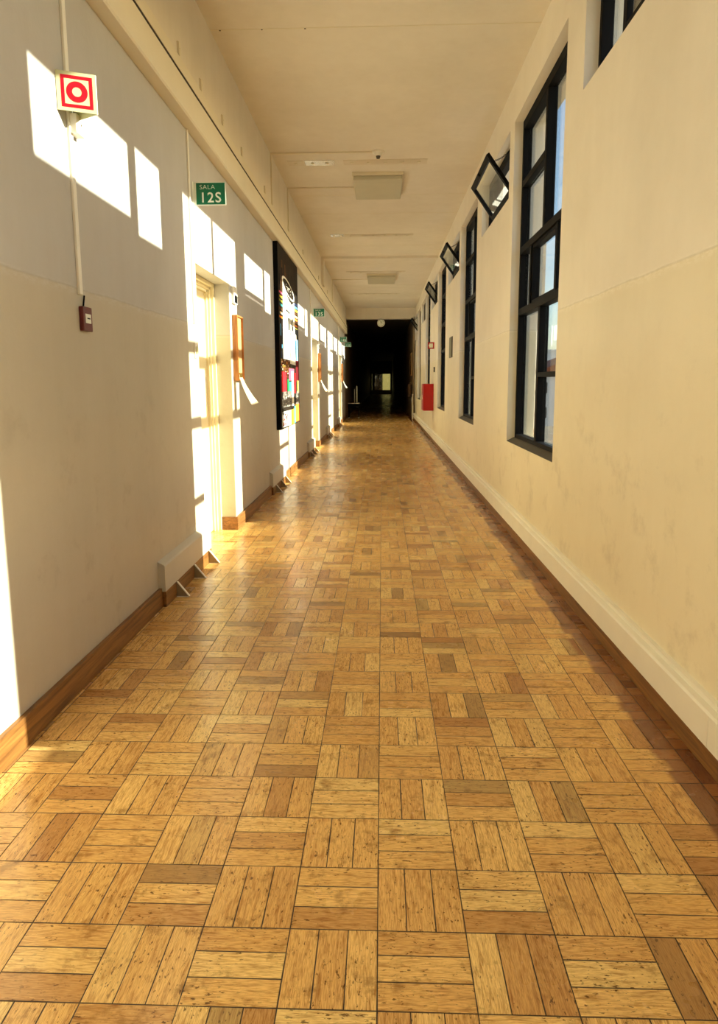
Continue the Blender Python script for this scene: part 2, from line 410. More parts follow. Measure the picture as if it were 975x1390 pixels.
for y in (-2.1, 2.36, 6.1, 9.9, 13.8, 17.7, 21.6):
    box(bm, 1.2125, R, y, y + 0.012, 0.089, 0.2135)
struct('trim_5', bm, M['trunk'], 'white cable duct over the right baseboard')

# ------------------------------------------------------------------ tall windows
FX0, FX1, GX = 1.345, 1.425, 1.398
def bar(bm, y0, y1, z0, z1, x0=FX0, x1=FX1): box(bm, x0, x1, y0, y1, z0, z1, bev=0.004)
tw_first = None
def tall_window(k):
    """window built at bay 0; copies are shifted along the wall"""
    r = bpy.data.objects.new('window_1', None); COL.objects.link(r); r['kind'] = 'structure'
    r.location = (R, 0, 0)
    def shift(bm): bmesh.ops.translate(bm, verts=bm.verts, vec=(-R, 0, 0))
    bm = bmesh.new()
    fw = 0.05
    bar(bm, TN, TN + fw, TB, TT); bar(bm, TF - fw, TF, TB, TT)
    bar(bm, TN + fw, TF - fw, TB, TB + 0.075); bar(bm, TN + fw, TF - fw, TT - 0.085, TT)
    shift(bm); mesh_obj('window_frame', bm, M['black'], r)
    bm = bmesh.new(); bar(bm, TN + fw, TF - fw, 2.085, 2.150, FX0 - 0.006); bar(bm, TN + fw, TF - fw, 2.665, 2.730, FX0 - 0.006)
    shift(bm); mesh_obj('transom', bm, M['black'], r)
    bm = bmesh.new(); bar(bm, 5.82, 5.885, 2.73, TT - 0.085); bar(bm, 5.37, 5.435, 2.15, 2.665); bar(bm, 6.285, 6.350, 2.15, 2.665)
    bar(bm, 5.872, 5.945, TB + 0.075, 2.085); shift(bm); mesh_obj('mullion', bm, M['black'], r)
    bm = bmesh.new(); bar(bm, 5.885, TF - fw, 3.285, 3.345); bar(bm, TN + fw, 5.872, 1.485, 1.527)
    shift(bm); mesh_obj('glazing_bar', bm, M['black'], r)
    # opening sash of the middle row, slightly proud
    bm = bmesh.new()
    for a, b in ((5.435, 6.285),):
        bar(bm, a, a + 0.028, 2.15, 2.665, FX0 + 0.012); bar(bm, b - 0.028, b, 2.15, 2.665, FX0 + 0.012)
        bar(bm, a, b, 2.15, 2.178, FX0 + 0.012); bar(bm, a, b, 2.637, 2.665, FX0 + 0.012)
    shift(bm); mesh_obj('sash', bm, M['black'], r)
    for a, b, c, e in ((TN + fw, 5.82, 2.73, TT - 0.085), (5.885, TF - fw, 3.345, TT - 0.085), (5.885, TF - fw, 2.73, 3.285),
                       (TN + fw, 5.37, 2.15, 2.665), (5.463, 6.257, 2.178, 2.637), (6.35, TF - fw, 2.15, 2.665),
                       (TN + fw, 5.872, 1.527, 2.085), (TN + fw, 5.872, TB + 0.075, 1.485), (5.945, TF - fw, TB + 0.075, 2.085)):
        bm = bmesh.new(); box(bm, GX, GX + 0.005, a, b, c, e); shift(bm); mesh_obj('pane', bm, M['glass'], r)
    bm = bmesh.new()
    prism(bm, [(R + 0.002, TB), (FX0 + 0.01, TB), (FX0 + 0.01, TB + 0.040), (FX0 - 0.012, TB + 0.036), (R + 0.002, TB + 0.004)], 'y', TN + 0.001, TF - 0.001)
    shift(bm); mesh_obj('window_sill', bm, M['sill'], r)
    return r
tw = tall_window(0)
tw['label'] = 'nearest tall black-framed window in the right wall'
n = 2
for k in talls:
    if k == 0: continue
    c = dup(tw, (R, P * k, 0)); c.name = 'window_%d' % n; n += 1
    c['label'] = 'tall black-framed window in bay %d of the right wall' % (k + 4)

# ------------------------------------------------------------------ small high windows with bottom-hung sashes
def small_window():
    r = bpy.data.objects.new('window_9', None); COL.objects.link(r); r['kind'] = 'structure'; r.location = (R, 0, 0)
    T = (-R, 0, 0)
    bm = bmesh.new()
    XF = FX0 + 0.006
    bar(bm, SN, 2.87, SB, ST, XF); bar(bm, SF - 0.05, SF, SB, ST, XF)
    bar(bm, 2.87, 4.0, SB, 3.345, XF); bar(bm, 2.87, 4.0, 3.793, ST, XF)
    bar(bm, 4.0, SF - 0.05, SB, 3.297, XF); bar(bm, 4.0, SF - 0.05, 3.81, ST, XF)
    bmesh.ops.translate(bm, verts=bm.verts, vec=T); mesh_obj('window_frame', bm, M['black'], r)
    bm = bmesh.new(); bar(bm, 3.97, 4.07, 3.297, 3.81, FX0 + 0.006)
    bmesh.ops.translate(bm, verts=bm.verts, vec=T); mesh_obj('mullion', bm, M['black'], r)
    bm = bmesh.new(); box(bm, GX, GX + 0.005, 4.07, SF - 0.05, 3.297, 3.81)
    bmesh.ops.translate(bm, verts=bm.verts, vec=T); mesh_obj('pane', bm, M['glass'], r)
    return r
SY0, SY1 = 2.815, 3.998
def sash_into(win, tilt, k):
    """sash hinged at its bottom edge; tilt = lean into the corridor"""
    SHZ, SLEN = (3.356, 0.468) if tilt else (3.305, 0.512)
    bm = bmesh.new(); t = 0.036; fw = 0.055
    # local: x into wall (thickness), y along wall, z up from the hinge
    box(bm, -t, 0, SY0, SY0 + fw, 0, SLEN, bev=0.003); box(bm, -t, 0, SY1 - fw, SY1, 0, SLEN, bev=0.003)
    box(bm, -t, 0, SY0 + fw, SY1 - fw, 0, fw, bev=0.003); box(bm, -t, 0, SY0 + fw, SY1 - fw, SLEN - fw, SLEN, bev=0.003)
    box(bm, -t - 0.02, -t, (SY0 + SY1) / 2 - 0.02, (SY0 + SY1) / 2 + 0.02, SLEN - 0.045, SLEN - 0.012, bev=0.003)
    so_ = mesh_obj('sash', bm, M['black'], win); so_['label'] = 'bottom-hung sash' + (' tilted open into the corridor' if tilt else '')
    so_.location = (FX0 + 0.005 - R, 0, SHZ); so_.rotation_euler = (0, -tilt, 0)
    bm = bmesh.new(); box(bm, -0.018, -0.013, SY0 + fw - 0.005, SY1 - fw + 0.005, fw - 0.005, SLEN - fw + 0.005)
    mesh_obj('glass', bm, M['glass'], so_)
    if tilt:
        # chain from the sash to the window head, sagging a little
        R3 = Matrix.Rotation(-tilt, 3, 'Y')
        a = Vector(so_.location) + R3 @ Vector((-0.01, SY0 + 0.012, SLEN * 0.80)); b = Vector((FX0 - R, SY0 - 0.004, ST - 0.07))
        bm = bmesh.new(); nl = 15
        for i in range(nl):
            f = (i + 0.5) / nl; p = a.lerp(b, f) + Vector((0, 0, -0.035 * 4 * f * (1 - f)))
            dv = (b - a).normalized() + Vector((0, 0, -0.14 * (1 - 2 * f))); dv.normalize()
            q = dv.to_track_quat('X', 'Z').to_matrix().to_4x4() @ Matrix.Rotation(math.pi / 2 * (i % 2), 4, 'X')
            ln = (b - a).length / nl * 0.72; ring = []
            pts = [p + (q @ Vector((ln * math.cos(t_), 0.0065 * math.sin(t_), 0))) for t_ in [2 * math.pi * m / 8 for m in range(9)]]
            tube(bm, pts, 0.0022, 5)
        mesh_obj('chain', bm, M['black'], win)
    return so_
n = 9
for k in smalls:
    w = small_window(); w.name = 'window_%d' % n; w.location = (R, P * k, 0); n += 1
    opened = k in (1, 2, 3, 5)
    sash_into(w, math.radians(35.5) if opened else 0.0, k)
    w['label'] = ('small high window with its black sash tilted open, bay %d' if opened else 'small high window with its sash closed, bay %d') % (k + 4)

# ------------------------------------------------------------------ doors on the left
def door(idx, k):
    r = bpy.data.objects.new('door_%d' % idx, None); COL.objects.link(r); r['kind'] = 'structure'; r.location = (L, P * k, 0)
    a, b = DN, DF
    T = (-L, 0, 0)
    bm = bmesh.new()      # stepped frame
    for (y0, y1, x0, x1) in ((a, a + 0.035, -1.72, -1.595), (a + 0.035, a + 0.06, -1.72, -1.625), (a + 0.06, a + 0.085, -1.72, -1.648),
                             (b - 0.035, b, -1.72, -1.595), (b - 0.06, b - 0.035, -1.72, -1.625), (b - 0.085, b - 0.06, -1.72, -1.648)):
        box(bm, x0, x1, y0, y1, 0, DT, bev=0.003)
    for (z0, z1, x1) in ((DT - 0.035, DT, -1.595), (DT - 0.06, DT - 0.035, -1.625), (DT - 0.085, DT - 0.06, -1.648)):
        box(bm, -1.72, x1, a + 0.03, b - 0.03, z0, z1, bev=0.003)
    bmesh.ops.translate(bm, verts=bm.verts, vec=T); mesh_obj('door_frame', bm, M['cream_door'], r)
    bm = bmesh.new(); box(bm, -1.712, -1.672, a + 0.085, b - 0.085, 0.006, DT - 0.085, bev=0.003)
    box(bm, -1.672, -1.668, a + 0.2, b - 0.2, 0.25, 1.0, bev=0.002); box(bm, -1.672, -1.668, a + 0.2, b - 0.2, 1.15, DT - 0.25, bev=0.002)
    bmesh.ops.translate(bm, verts=bm.verts, vec=T); leaf = mesh_obj('door_leaf', bm, M['cream_door'], r)
    bm = bmesh.new(); cyl(bm, (-1.672, a + 0.15, 1.05), (-1.62, a + 0.15, 1.05), 0.011); cyl(bm, (-1.622, a + 0.145, 1.05), (-1.622, a + 0.26, 1.05), 0.009)
    box(bm, -1.673, -1.667, a + 0.13, a + 0.17, 0.96, 1.12, bev=0.002)
    bmesh.ops.translate(bm, verts=bm.verts, vec=T); mesh_obj('handle', bm, M['metal'], leaf)
    return r
for i, k in enumerate(doors_k):
    dr = door(i + 1, k); dr['label'] = 'cream classroom door set deep in the left wall, number %d along the wall' % (i + 1)

# ------------------------------------------------------------------ skirting ducts with triangular feet (left wall)
def skirting_duct():
    r = thing('duct_box', (L, BN, 0), 'low cream skirting duct box on the left wall before the nearest classroom door', 'duct box', 'skirting duct boxes on the left wall')
    w = BF - BN
    bm = bmesh.new()
    prism(bm, [(0.0, 0.105), (0.046, 0.105), (0.046, 0.272), (0.040, 0.282), (0.0, 0.304)], 'y', 0.0, w)
    mesh_obj('cover', bm, M['duct'], r)
    bm = bmesh.new(); box(bm, 0.024, 0.047, 0.004, w - 0.004, 0.0, 0.105, bev=0.002)
    mesh_obj('plinth', bm, M['base_wood'], r)
    for y in (0.225, 0.655, 1.075):
        bm = bmesh.new()
        prism(bm, [(0.0475, 0.0), (0.132, 0.0), (0.132, 0.006), (0.0555, 0.100), (0.0475, 0.108)], 'y', y - 0.003, y + 0.003)
        # folded flange along the sloping edge
        prism(bm, [(0.132, 0.0), (0.136, 0.004), (0.056, 0.106), (0.050, 0.104)], 'y', y - 0.010, y + 0.010)
        prism(bm, [(0.0475, 0.0), (0.132, 0.0), (0.132, 0.003), (0.0475, 0.003)], 'y', y - 0.010, y + 0.010)
        for f in bm.faces:
            f.normal_update()
            if abs(f.normal.y) > 0.9 and max(abs(v.co.y - y) for v in f.verts) < 0.004: f.material_index = 1
        mesh_obj('bracket', bm, [M['trunk'], M['bracket']], r)
    return r
db = skirting_duct()
dl = {1: 'low cream skirting duct box below the near edge of the tall painting', 2: 'low cream skirting duct box just before the second classroom door',
      3: 'low cream skirting duct box between the second and third classroom doors', 4: 'small, most distant cream skirting duct box, just before the third classroom door'}
for k in (1, 2, 3, 4): dup(db, (L, BN + P * k, 0), dl[k])

# ------------------------------------------------------------------ conduits on the left wall
def conduit(y, z0, z1, wd, label):
    bm = bmesh.new(); box(bm, L, L + 0.014, y - wd / 2, y + wd / 2, z0, z1, bev=0.003)
    box(bm, L, L + 0.005, y - wd / 2 - 0.004, y + wd / 2 + 0.004, z1 - 0.02, z1)
    return tag(mesh_obj('cable_duct', bm, M['trunk']), label, 'cable duct', 'vertical cable ducts on the left wall')
conduit(3.235, 1.872, 3.31, 0.034, 'narrow cream cable duct running up from the maroon call point behind the red ring sign')
conduit(5.20, 1.90, 3.31, 0.024, 'narrow cream cable duct ending above the light switch beside the nearest door')
conduit(13.72, 1.90, 3.31, 0.030, 'narrow cable duct beside the SALA 13S sign')
conduit(22.4, 1.90, 3.31, 0.030, 'distant narrow cable duct beside the third door')

# manual call point
cp = thing('call_point', (L, 3.27, 1.76), 'small maroon fire alarm call point below the end of the cable duct', 'call point')
bm = bmesh.new(); box(bm, 0, 0.022, -0.05, 0.05, -0.058, 0.058, bev=0.004); mesh_obj('housing', bm, M['maroon'], cp)
bm = bmesh.new(); box(bm, 0.022, 0.024, -0.028, 0.030, -0.020, 0.024); mesh_obj('glass_label', bm, M['sign_white'], cp)
bm = bmesh.new(); box(bm, 0.024, 0.0248, -0.012, 0.020, 0.000, 0.006); mesh_obj('lettering', bm, M['black'], cp)
bm = bmesh.new(); cyl(bm, (0.004, -0.005, 0.058), (0.010, 0.0, 0.112), 0.004, 8); mesh_obj('cable', bm, M['black'], cp)

# red ring sign folded out from the wall (two faces meeting in an edge)
rs = thing('fire_sign', (L, 3.20, 2.665), 'square white sign with a red border and red ring standing out from the left wall', 'sign')
Z0s, Z1s = 0.0, 0.166
wa, ap, wb = Vector((0.002, -0.065, 0)), Vector((0.155, 0.0, 0)), Vector((0.002, 0.085, 0))
def sign_face(a, b, name, mats_parent, near):
    a = Vector(a); b = Vector(b); e = (b - a); ln = e.length; e.normalize(); nrm = Vector((e.y, -e.x, 0)) * (1 if near else -1)
    def Q(u_, v_, o_): return a + e * (u_ * ln) + Vector((0, 0, Z0s + v_ * (Z1s - Z0s))) + nrm * o_
    def slab(bm, pts, o0, o1):
        v0 = [bm.verts.new(Q(p[0], p[1], o0)) for p in pts]; v1 = [bm.verts.new(Q(p[0], p[1], o1)) for p in pts]
        bm.faces.new(v0); bm.faces.new(v1[::-1]); nn = len(pts)
        for i in range(nn): bm.faces.new((v0[i], v1[i], v1[(i + 1) % nn], v0[(i + 1) % nn]))
    def ring(bm, outer, inner, o0, o1):
        nn = len(outer)
        for i in range(nn):
            j = (i + 1) % nn; slab(bm, [outer[i], outer[j], inner[j], inner[i]], o0, o1)
    bm = bmesh.new(); slab(bm, [(0, 0), (1, 0), (1, 1), (0, 1)], 0.0, 0.003); pnl = mesh_obj(name, bm, M['sign_pale'], mats_parent)
    bm = bmesh.new()
    ring(bm, [(.11, .09), (.91, .09), (.91, .91), (.11, .91)], [(.20, .18), (.82, .18), (.82, .82), (.20, .82)], 0.003, 0.0036)
    c = (.51, .50); N = 36
    ring(bm, [(c[0] + .27 * math.cos(2 * math.pi * i / N), c[1] + .27 * math.sin(2 * math.pi * i / N)) for i in range(N)],
         [(c[0] + .12 * math.cos(2 * math.pi * i / N), c[1] + .12 * math.sin(2 * math.pi * i / N)) for i in range(N)], 0.003, 0.0036)
    mesh_obj('red_print', bm, M['red'], pnl)
sign_face(wa, ap, 'near_face', rs, True)
sign_face(ap, wb, 'far_face', rs, True)
jb = thing('junction_box', (L, 3.27, 2.60), 'small cream junction box under the red ring sign', 'junction box')
bm = bmesh.new(); box(bm, 0, 0.045, -0.045, 0.045, 0, 0.085, bev=0.004); mesh_obj('housing', bm, M['trunk'], jb)
bm = bmesh.new(); cyl(bm, (0.045, 0.0, 0.045), (0.047, 0.0, 0.045), 0.006, 10); mesh_obj('screw', bm, M['metal'], jb)

# room signs
def room_sign(y, txt, label, x1=-1.20):
    r = thing('room_sign', (L, y, 2.805), label, 'sign', 'green room number signs above the doors')
    wd = 0.232; x0 = 0.020
    bm = bmesh.new(); box(bm, 0, 0.003, -0.03, 0.03, 0.0, 0.17); box(bm, 0.003, x0, -0.003, 0.003, 0.0, 0.17)
    mesh_obj('wall_flange', bm, M['sign_white'], r)
    bm = bmesh.new(); box(bm, x0, x0 + wd, -0.003, 0.003, 0.0, 0.17)
    mesh_obj('panel_border', bm, M['sign_white'], r)
    bm = bmesh.new(); box(bm, x0 + 0.004, x0 + wd - 0.006, -0.0036, 0.0036, 0.006, 0.164)
    pn = mesh_obj('green_panel', bm, M['green'], r)
    text_mesh('lettering', 'SALA', 0.046, M['sign_white'], pn, (x0 + 0.030, -0.0040, 0.118), sx=1.12, offset=-0.0006, spacing=1.05)
    text_mesh('room_number', txt, 0.104, M['sign_white'], pn, (x0 + 0.028, -0.0040, 0.022), sx=1.02, offset=0.0012, spacing=1.14)
    return r
room_sign(5.335, '12S', 'green SALA 12S sign sticking out from the wall over the nearest door')
room_sign(14.2, '13S', 'green SALA 13S sign sticking out beyond the tall painting')
room_sign(23.0, '14S', 'third green room sign, small, nearest the dark passage, mounted left of the last one')
room_sign(26.15, '15S', 'smallest and last green room sign, at the mouth of the dark corridor')

# light switch and thermostat
def light_switch(y, z, label):
    r = thing('light_switch', (L, y, z), label, 'switch', 'wall switches on the left wall')
    bm = bmesh.new(); box(bm, 0, 0.010, -0.04, 0.04, -0.06, 0.06, bev=0.003); mesh_obj('plate', bm, M['white'], r)
    bm = bmesh.new(); box(bm, 0.010, 0.016, -0.022, 0.022, -0.03, 0.03, bev=0.002); mesh_obj('rocker', bm, M['sign_pale'], r)
light_switch(5.22, 1.70, 'cream light switch left of the nearest door below its cable duct')
def control_box(y, label):
    r = thing('alarm_unit', (L, y, 2.21), label, 'alarm unit', 'small white units above the wooden holders')
    bm = bmesh.new(); box(bm, 0, 0.028, 0, 0.15, 0, 0.16, bev=0.004); mesh_obj('housing', bm, M['white'], r)
    bm = bmesh.new()
    for i in range(6): box(bm, 0.028, 0.031, 0.02, 0.13, 0.012 + i * 0.011, 0.018 + i * 0.011)
    box(bm, 0.0275, 0.0285, 0.015, 0.135, 0.008, 0.08); tag(mesh_obj('grille', bm, M['black'], r), 'dark slotted grille')
    return r
cb = control_box(6.55, 'small white alarm unit with a dark grille above the nearest wooden holder')
dup(cb, (L, 6.55 + 2 * P, 2.21), 'small alarm unit above the wooden holder beyond the second door')
dup(cb, (L, 6.55 + 4 * P, 2.21), 'tiny distant alarm unit above the wooden holder beyond the third door')

# wooden holders with hanging paper
def holder(y, label):
    r = thing('wooden_holder', (L, y, 1.47), label, 'notice holder', 'wooden notice holders beside the doors')
    w, dpt, hh = 0.27, 0.055, 0.63
    bm = bmesh.new(); box(bm, 0, 0.008, 0, w, 0, hh); mesh_obj('back_board', bm, M['cork'], r)
    bm = bmesh.new()
    box(bm, 0.0, dpt, 0, 0.014, 0, hh, bev=0.002); box(bm, 0.0, dpt, w - 0.014, w, 0, hh, bev=0.002)
    box(bm, 0.0, dpt, 0.014, w - 0.014, hh - 0.014, hh, bev=0.002); box(bm, 0.0, dpt, 0.014, w - 0.014, 0, 0.014, bev=0.002)
    mesh_obj('frame', bm, M['board_wood'], r)
    bm = bmesh.new(); box(bm, 0.030, 0.036, 0.014, w - 0.014, 0.014, hh - 0.014); mesh_obj('door_panel', bm, M['cork'], r)
    bm = bmesh.new(); cyl(bm, (0.036, 0.03, hh * 0.5), (0.048, 0.03, hh * 0.5), 0.007, 12); mesh_obj('knob', bm, M['metal'], r)
    return r
def paper(y, label):
    r = thing('paper_sheets', (L, y, 1.47), label, 'paper', 'papers hanging below the wooden holders')
    bm = bmesh.new(); NN = 14; rows = []
    for layer in range(1):
        for i in range(NN + 1):
            t = i / NN
            x = 0.060 + 0.115 * t ** 1.5; z = 0.06 - 0.30 * t
            w0, w1 = -0.01 + 0.05 * t * (1 - t), 0.10 + 0.012 * t
            rows.append([bm.verts.new((x + 0.045 * t * (j / 5) ** 1.0 * 1.0, w0 + (w1 - w0) * j / 5, z + 0.02 * t * (j / 5))) for j in range(6)])
    for a, b in zip(rows, rows[1:]):
        for j in range(5): bm.faces.new((a[j], a[j + 1], b[j + 1], b[j]))
    bmesh.ops.solidify(bm, geom=bm.faces[:], thickness=0.0015)
    mesh_obj('sheet', bm, M['paper'], r, smooth=True)
    bm = bmesh.new(); box(bm, 0.055, 0.068, 0.0, 0.10, 0.03, 0.075, bev=0.002); tag(mesh_obj('clip', bm, plain('brass_clip', lin(150, 120, 40), 0.3, 0.05, metal=0.8), r), 'brass coloured clip')
    return r
h0 = holder(6.535, 'narrow wooden notice holder beside the nearest classroom door')
dup(h0, (L, 6.535 + 2 * P, 1.47), 'narrow wooden notice holder beside the second classroom door')
dup(h0, (L, 6.535 + 4 * P, 1.47), 'tiny distant wooden notice holder beside the third classroom door')
p0 = paper(6.535, 'curled white paper hanging out below the nearest wooden holder')
dup(p0, (L, 6.535 + 2 * P, 1.47), 'curled paper hanging below the second wooden holder')
dup(p0, (L, 6.535 + 4 * P, 1.47), 'tiny curled paper hanging below the most distant wooden holder')

# ------------------------------------------------------------------ tall painting
PY0, PY1, PZ0, PZ1, PX = 9.13, 11.22, 0.80, 3.325, 0.062
pt = thing('painting', (L, PY0, PZ0), 'tall dark graffiti-style painting with a white column figure and colourful collage, on the left wall', 'painting')
bm = bmesh.new(); box(bm, 0.001, PX, 0, PY1 - PY0, 0, PZ1 - PZ0, bev=0.002)
mesh_obj('stretcher', bm, M['black'], pt)
def art_mat(name, c, var=0.12, sc=14): return plain('paint_' + name, lin(*c), 0.85, var, sc, spec=0.12)
AM = [art_mat('char', (46, 38, 30), 0.45, 6), art_mat('white', (226, 222, 208), 0.07, 20), art_mat('black', (14, 13, 14)), art_mat('yellow', (232, 200, 66)),
      art_mat('orange', (232, 130, 50)), art_mat('pink', (214, 92, 120)), art_mat('sky', (92, 172, 214)), art_mat('maroon', (104, 22, 30), 0.3),
      art_mat('red', (214, 40, 48)), art_mat('teal', (60, 150, 150)), art_mat('cream', (232, 206, 160)), art_mat('olive', (150, 146, 50)),
      art_mat('grey', (120, 116, 110), 0.3), art_mat('navy', (30, 48, 84)), art_mat('brown', (96, 62, 32), 0.4), art_mat('green', (40, 120, 70))]
AI = {k: i for i, k in enumerate('char white black yellow orange pink sky maroon red teal cream olive grey navy brown green'.split())}
bm = bmesh.new(); AW, AH = PY1 - PY0, PZ1 - PZ0; lay = [0]
rnd = random.Random(5)
def apoly(pts, c):
    lay[0] += 1; x = PX + 0.0004 + lay[0] * 0.00001
    f = bm.faces.new([bm.verts.new((x, p[0] * AW, p[1] * AH)) for p in pts]); f.material_index = AI[c]
def arect(a, b, c_, d_, col): apoly([(a, c_), (b, c_), (b, d_), (a, d_)], col)
def Vz(z): return (z - PZ0) / AH
arect(0.0, 1, 0, 1, 'char')
for i in range(26):                       # streaky dark brushwork at the top
    a = rnd.uniform(0.02, 0.93); w_ = rnd.uniform(0.01, 0.05); t0 = rnd.uniform(0.72, 0.9)
    arect(a, a + w_, t0, t0 + rnd.uniform(0.04, 0.1), rnd.choice(['char', 'black', 'brown', 'black']))
for i, c in enumerate(['pink', 'yellow', 'olive', 'teal', 'brown', 'cream', 'orange']):
    z = Vz(2.66 - i * 0.055); arect(0.03 + 0.02 * (i % 2), 0.22, z, z + 0.011, c)
for i, c in enumerate(['navy', 'sky', 'yellow', 'brown', 'cream', 'orange', 'brown', 'orange', 'olive']):
    z = Vz(2.67 - i * 0.048); arect(0.76, 0.97 - 0.02 * (i % 2), z, z + 0.012, c)
for i in range(14):
    a = rnd.uniform(0.0, 0.16); z = rnd.uniform(0.30, 0.55); arect(a, a + 0.03, z, z + rnd.uniform(.02, .07), rnd.choice(['navy', 'black', 'sky']))
arect(0.78, 1.0, Vz(1.75), Vz(2.30), 'black')
arect(0.83, 0.90, Vz(1.80), Vz(2.14), 'sky'); arect(0.90, 0.925, Vz(1.80), Vz(2.14), 'white'); arect(0.925, 0.98, Vz(1.80), Vz(2.14), 'sky')
# white column figure with a slanting open top
apoly([(0.17, Vz(1.74)), (0.80, Vz(1.72)), (0.78, Vz(2.1)), (0.86, Vz(2.14)), (0.86, Vz(2.2)), (0.79, Vz(2.22)), (0.78, Vz(2.70)), (0.62, Vz(2.62)), (0.40, Vz(2.70)), (0.20, Vz(2.86)), (0.18, Vz(2.2))], 'white')
el = [(0.48 + 0.31 * math.cos(t) * 1.0, Vz(2.815) + 0.043 * math.sin(t) - 0.028 * math.cos(t)) for t in [2 * math.pi * i / 28 for i in range(28)]]
apoly(el, 'white')
apoly([(0.48 + (p[0] - 0.48) * 0.86, Vz(2.815) + (p[1] - Vz(2.815)) * 0.80) for p in el], 'char')
for i in range(16):
    t = rnd.uniform(0, 6.28); q = rnd.uniform(0.1, 0.8)
    a = 0.48 + 0.22 * q * math.cos(t); z = Vz(2.815) + 0.025 * q * math.sin(t) - 0.02 * q * math.cos(t); arect(a, a + 0.012, z, z + 0.006, 'white')
arect(0.565, 0.585, Vz(1.0), Vz(2.66), 'grey')
apoly([(0.34, Vz(2.30)), (0.37, Vz(2.30)), (0.37, Vz(2.48)), (0.50, Vz(2.46)), (0.50, Vz(2.49)), (0.34, Vz(2.51))], 'black')
apoly([(0.44, Vz(2.22)), (0.49, Vz(2.22)), (0.50, Vz(2.40)), (0.42, Vz(2.40)), (0.42, Vz(2.36))], 'black')
apoly([(0.62, Vz(2.25)), (0.70, Vz(2.22)), (0.70, Vz(2.30)), (0.65, Vz(2.34)), (0.70, Vz(2.42)), (0.64, Vz(2.44)), (0.61, Vz(2.36))], 'black')
for i in range(40):                       # faint grey drips in the white
    a = rnd.uniform(0.2, 0.76); z = rnd.uniform(Vz(1.8), Vz(2.55)); arect(a, a + 0.006, z, z + rnd.uniform(.01, .06), 'grey')
# collage band
arect(0.80, 1.0, Vz(1.46), Vz(1.80), 'maroon'); arect(0.04, 0.50, Vz(1.52), Vz(1.78), 'brown')
for i in range(46):
    a = rnd.uniform(0.05, 0.46); z = rnd.uniform(Vz(1.52), Vz(1.76)); arect(a, a + rnd.uniform(.015, .05), z, z + rnd.uniform(.004, .014), rnd.choice(['cream', 'black', 'olive', 'white', 'orange']))
arect(0.06, 0.30, Vz(1.32), Vz(1.60), 'red'); arect(0.42, 0.70, Vz(1.48), Vz(1.66), 'pink'); arect(0.55, 0.66, Vz(1.05), Vz(1.62), 'white')
arect(0.32, 0.42, Vz(1.28), Vz(1.50), 'green'); arect(0.42, 0.55, Vz(1.26), Vz(1.46), 'teal'); arect(0.66, 0.78, Vz(1.28), Vz(1.60), 'red')
arect(0.86, 0.93, Vz(1.30), Vz(1.48), 'olive'); arect(0.93, 0.99, Vz(1.28), Vz(1.48), 'cream')
arect(0.06, 0.52, Vz(1.10), Vz(1.32), 'grey'); arect(0.78, 1.0, Vz(1.06), Vz(1.28), 'grey')
for i in range(70):
    a = rnd.choice([rnd.uniform(0.07, 0.48), rnd.uniform(0.78, 0.95)]); z = rnd.uniform(Vz(1.08), Vz(1.30)); arect(a, a + rnd.uniform(.008, .03), z, z + rnd.uniform(.004, .012), rnd.choice(['white', 'black', 'white', 'char']))
arect(0.0, 1.0, Vz(1.02), Vz(1.09), 'char')
arect(0.05, 0.36, Vz(0.82), Vz(1.04), 'white'); arect(0.36, 0.50, Vz(0.81), Vz(1.04), 'cream'); arect(0.50, 0.66, Vz(0.81), Vz(1.04), 'yellow')
arect(0.66, 0.75, Vz(0.81), Vz(1.08), 'teal'); arect(0.75, 0.97, Vz(0.82), Vz(1.10), 'orange'); arect(0.84, 0.90, Vz(0.86), Vz(1.0), 'yellow')
arect(0.56, 0.59, Vz(0.81), Vz(1.04), 'olive')
for i in range(40):
    a = rnd.uniform(0.06, 0.33); z = rnd.uniform(Vz(0.83), Vz(1.02)); arect(a, a + rnd.uniform(.015, .05), z, z + rnd.uniform(.004, .012), rnd.choice(['maroon', 'red', 'char', 'maroon']))
me = bpy.data.meshes.new('canvas')
# all the brush shapes face the corridor
for f in bm.faces:
    f.normal_update()
    if f.normal.x < 0: f.normal_flip()
bm.to_mesh(me); bm.free()
for m in AM: me.materials.append(m)
cv = bpy.data.objects.new('canvas', me); COL.objects.link(cv); cv.parent = pt

# ------------------------------------------------------------------ ceiling fittings
def luminaire(x0, x1, y0, y1, label):
    r = thing('ceiling_light', ((x0 + x1) / 2, (y0 + y1) / 2, CE), label, 'ceiling light', 'square ceiling lights')
    w, l_ = (x1 - x0) / 2, (y1 - y0) / 2
    bm = bmesh.new(); box(bm, -w, w, -l_, l_, -0.045, 0.0, bev=0.004); mesh_obj('housing', bm, M['cream'], r)
    bm = bmesh.new(); box(bm, -w + 0.015, w - 0.015, -l_ + 0.015, l_ - 0.015, -0.1, -0.045, bev=0.012); mesh_obj('diffuser', bm, M['lens'], r)
luminaire(-0.41, 0.29, 9.50, 10.53, 'nearer ceiling light, unlit, with a cream diffuser')
luminaire(-0.41, 0.36, 18.05, 19.28, 'farther ceiling light, unlit, near the dark end')
def rail(y, parts, label):
    r = thing('ceiling_strip', (0, y, CE), label, 'ceiling strip', 'perforated strips across the ceiling')
    for a, b, m in parts:
        bm = bmesh.new(); box(bm, a, b, 0, 0.19, -0.005, 0, bev=0.0015)
        s_ = mesh_obj('strip_plate', bm, M[m], r)
        if m == 'metal': s_['label'] = 'shiny bare length of the strip'
        c = int((b - a) / 0.26) + 1
        for i in range(c):
            x = a + (b - a) * (i + 0.5) / c
            bm = bmesh.new(); cyl(bm, (x, 0.095, -0.005), (x, 0.095, -0.016), 0.026, 16, r2=0.016); mesh_obj('screw_cap', bm, M['cream'], s_)
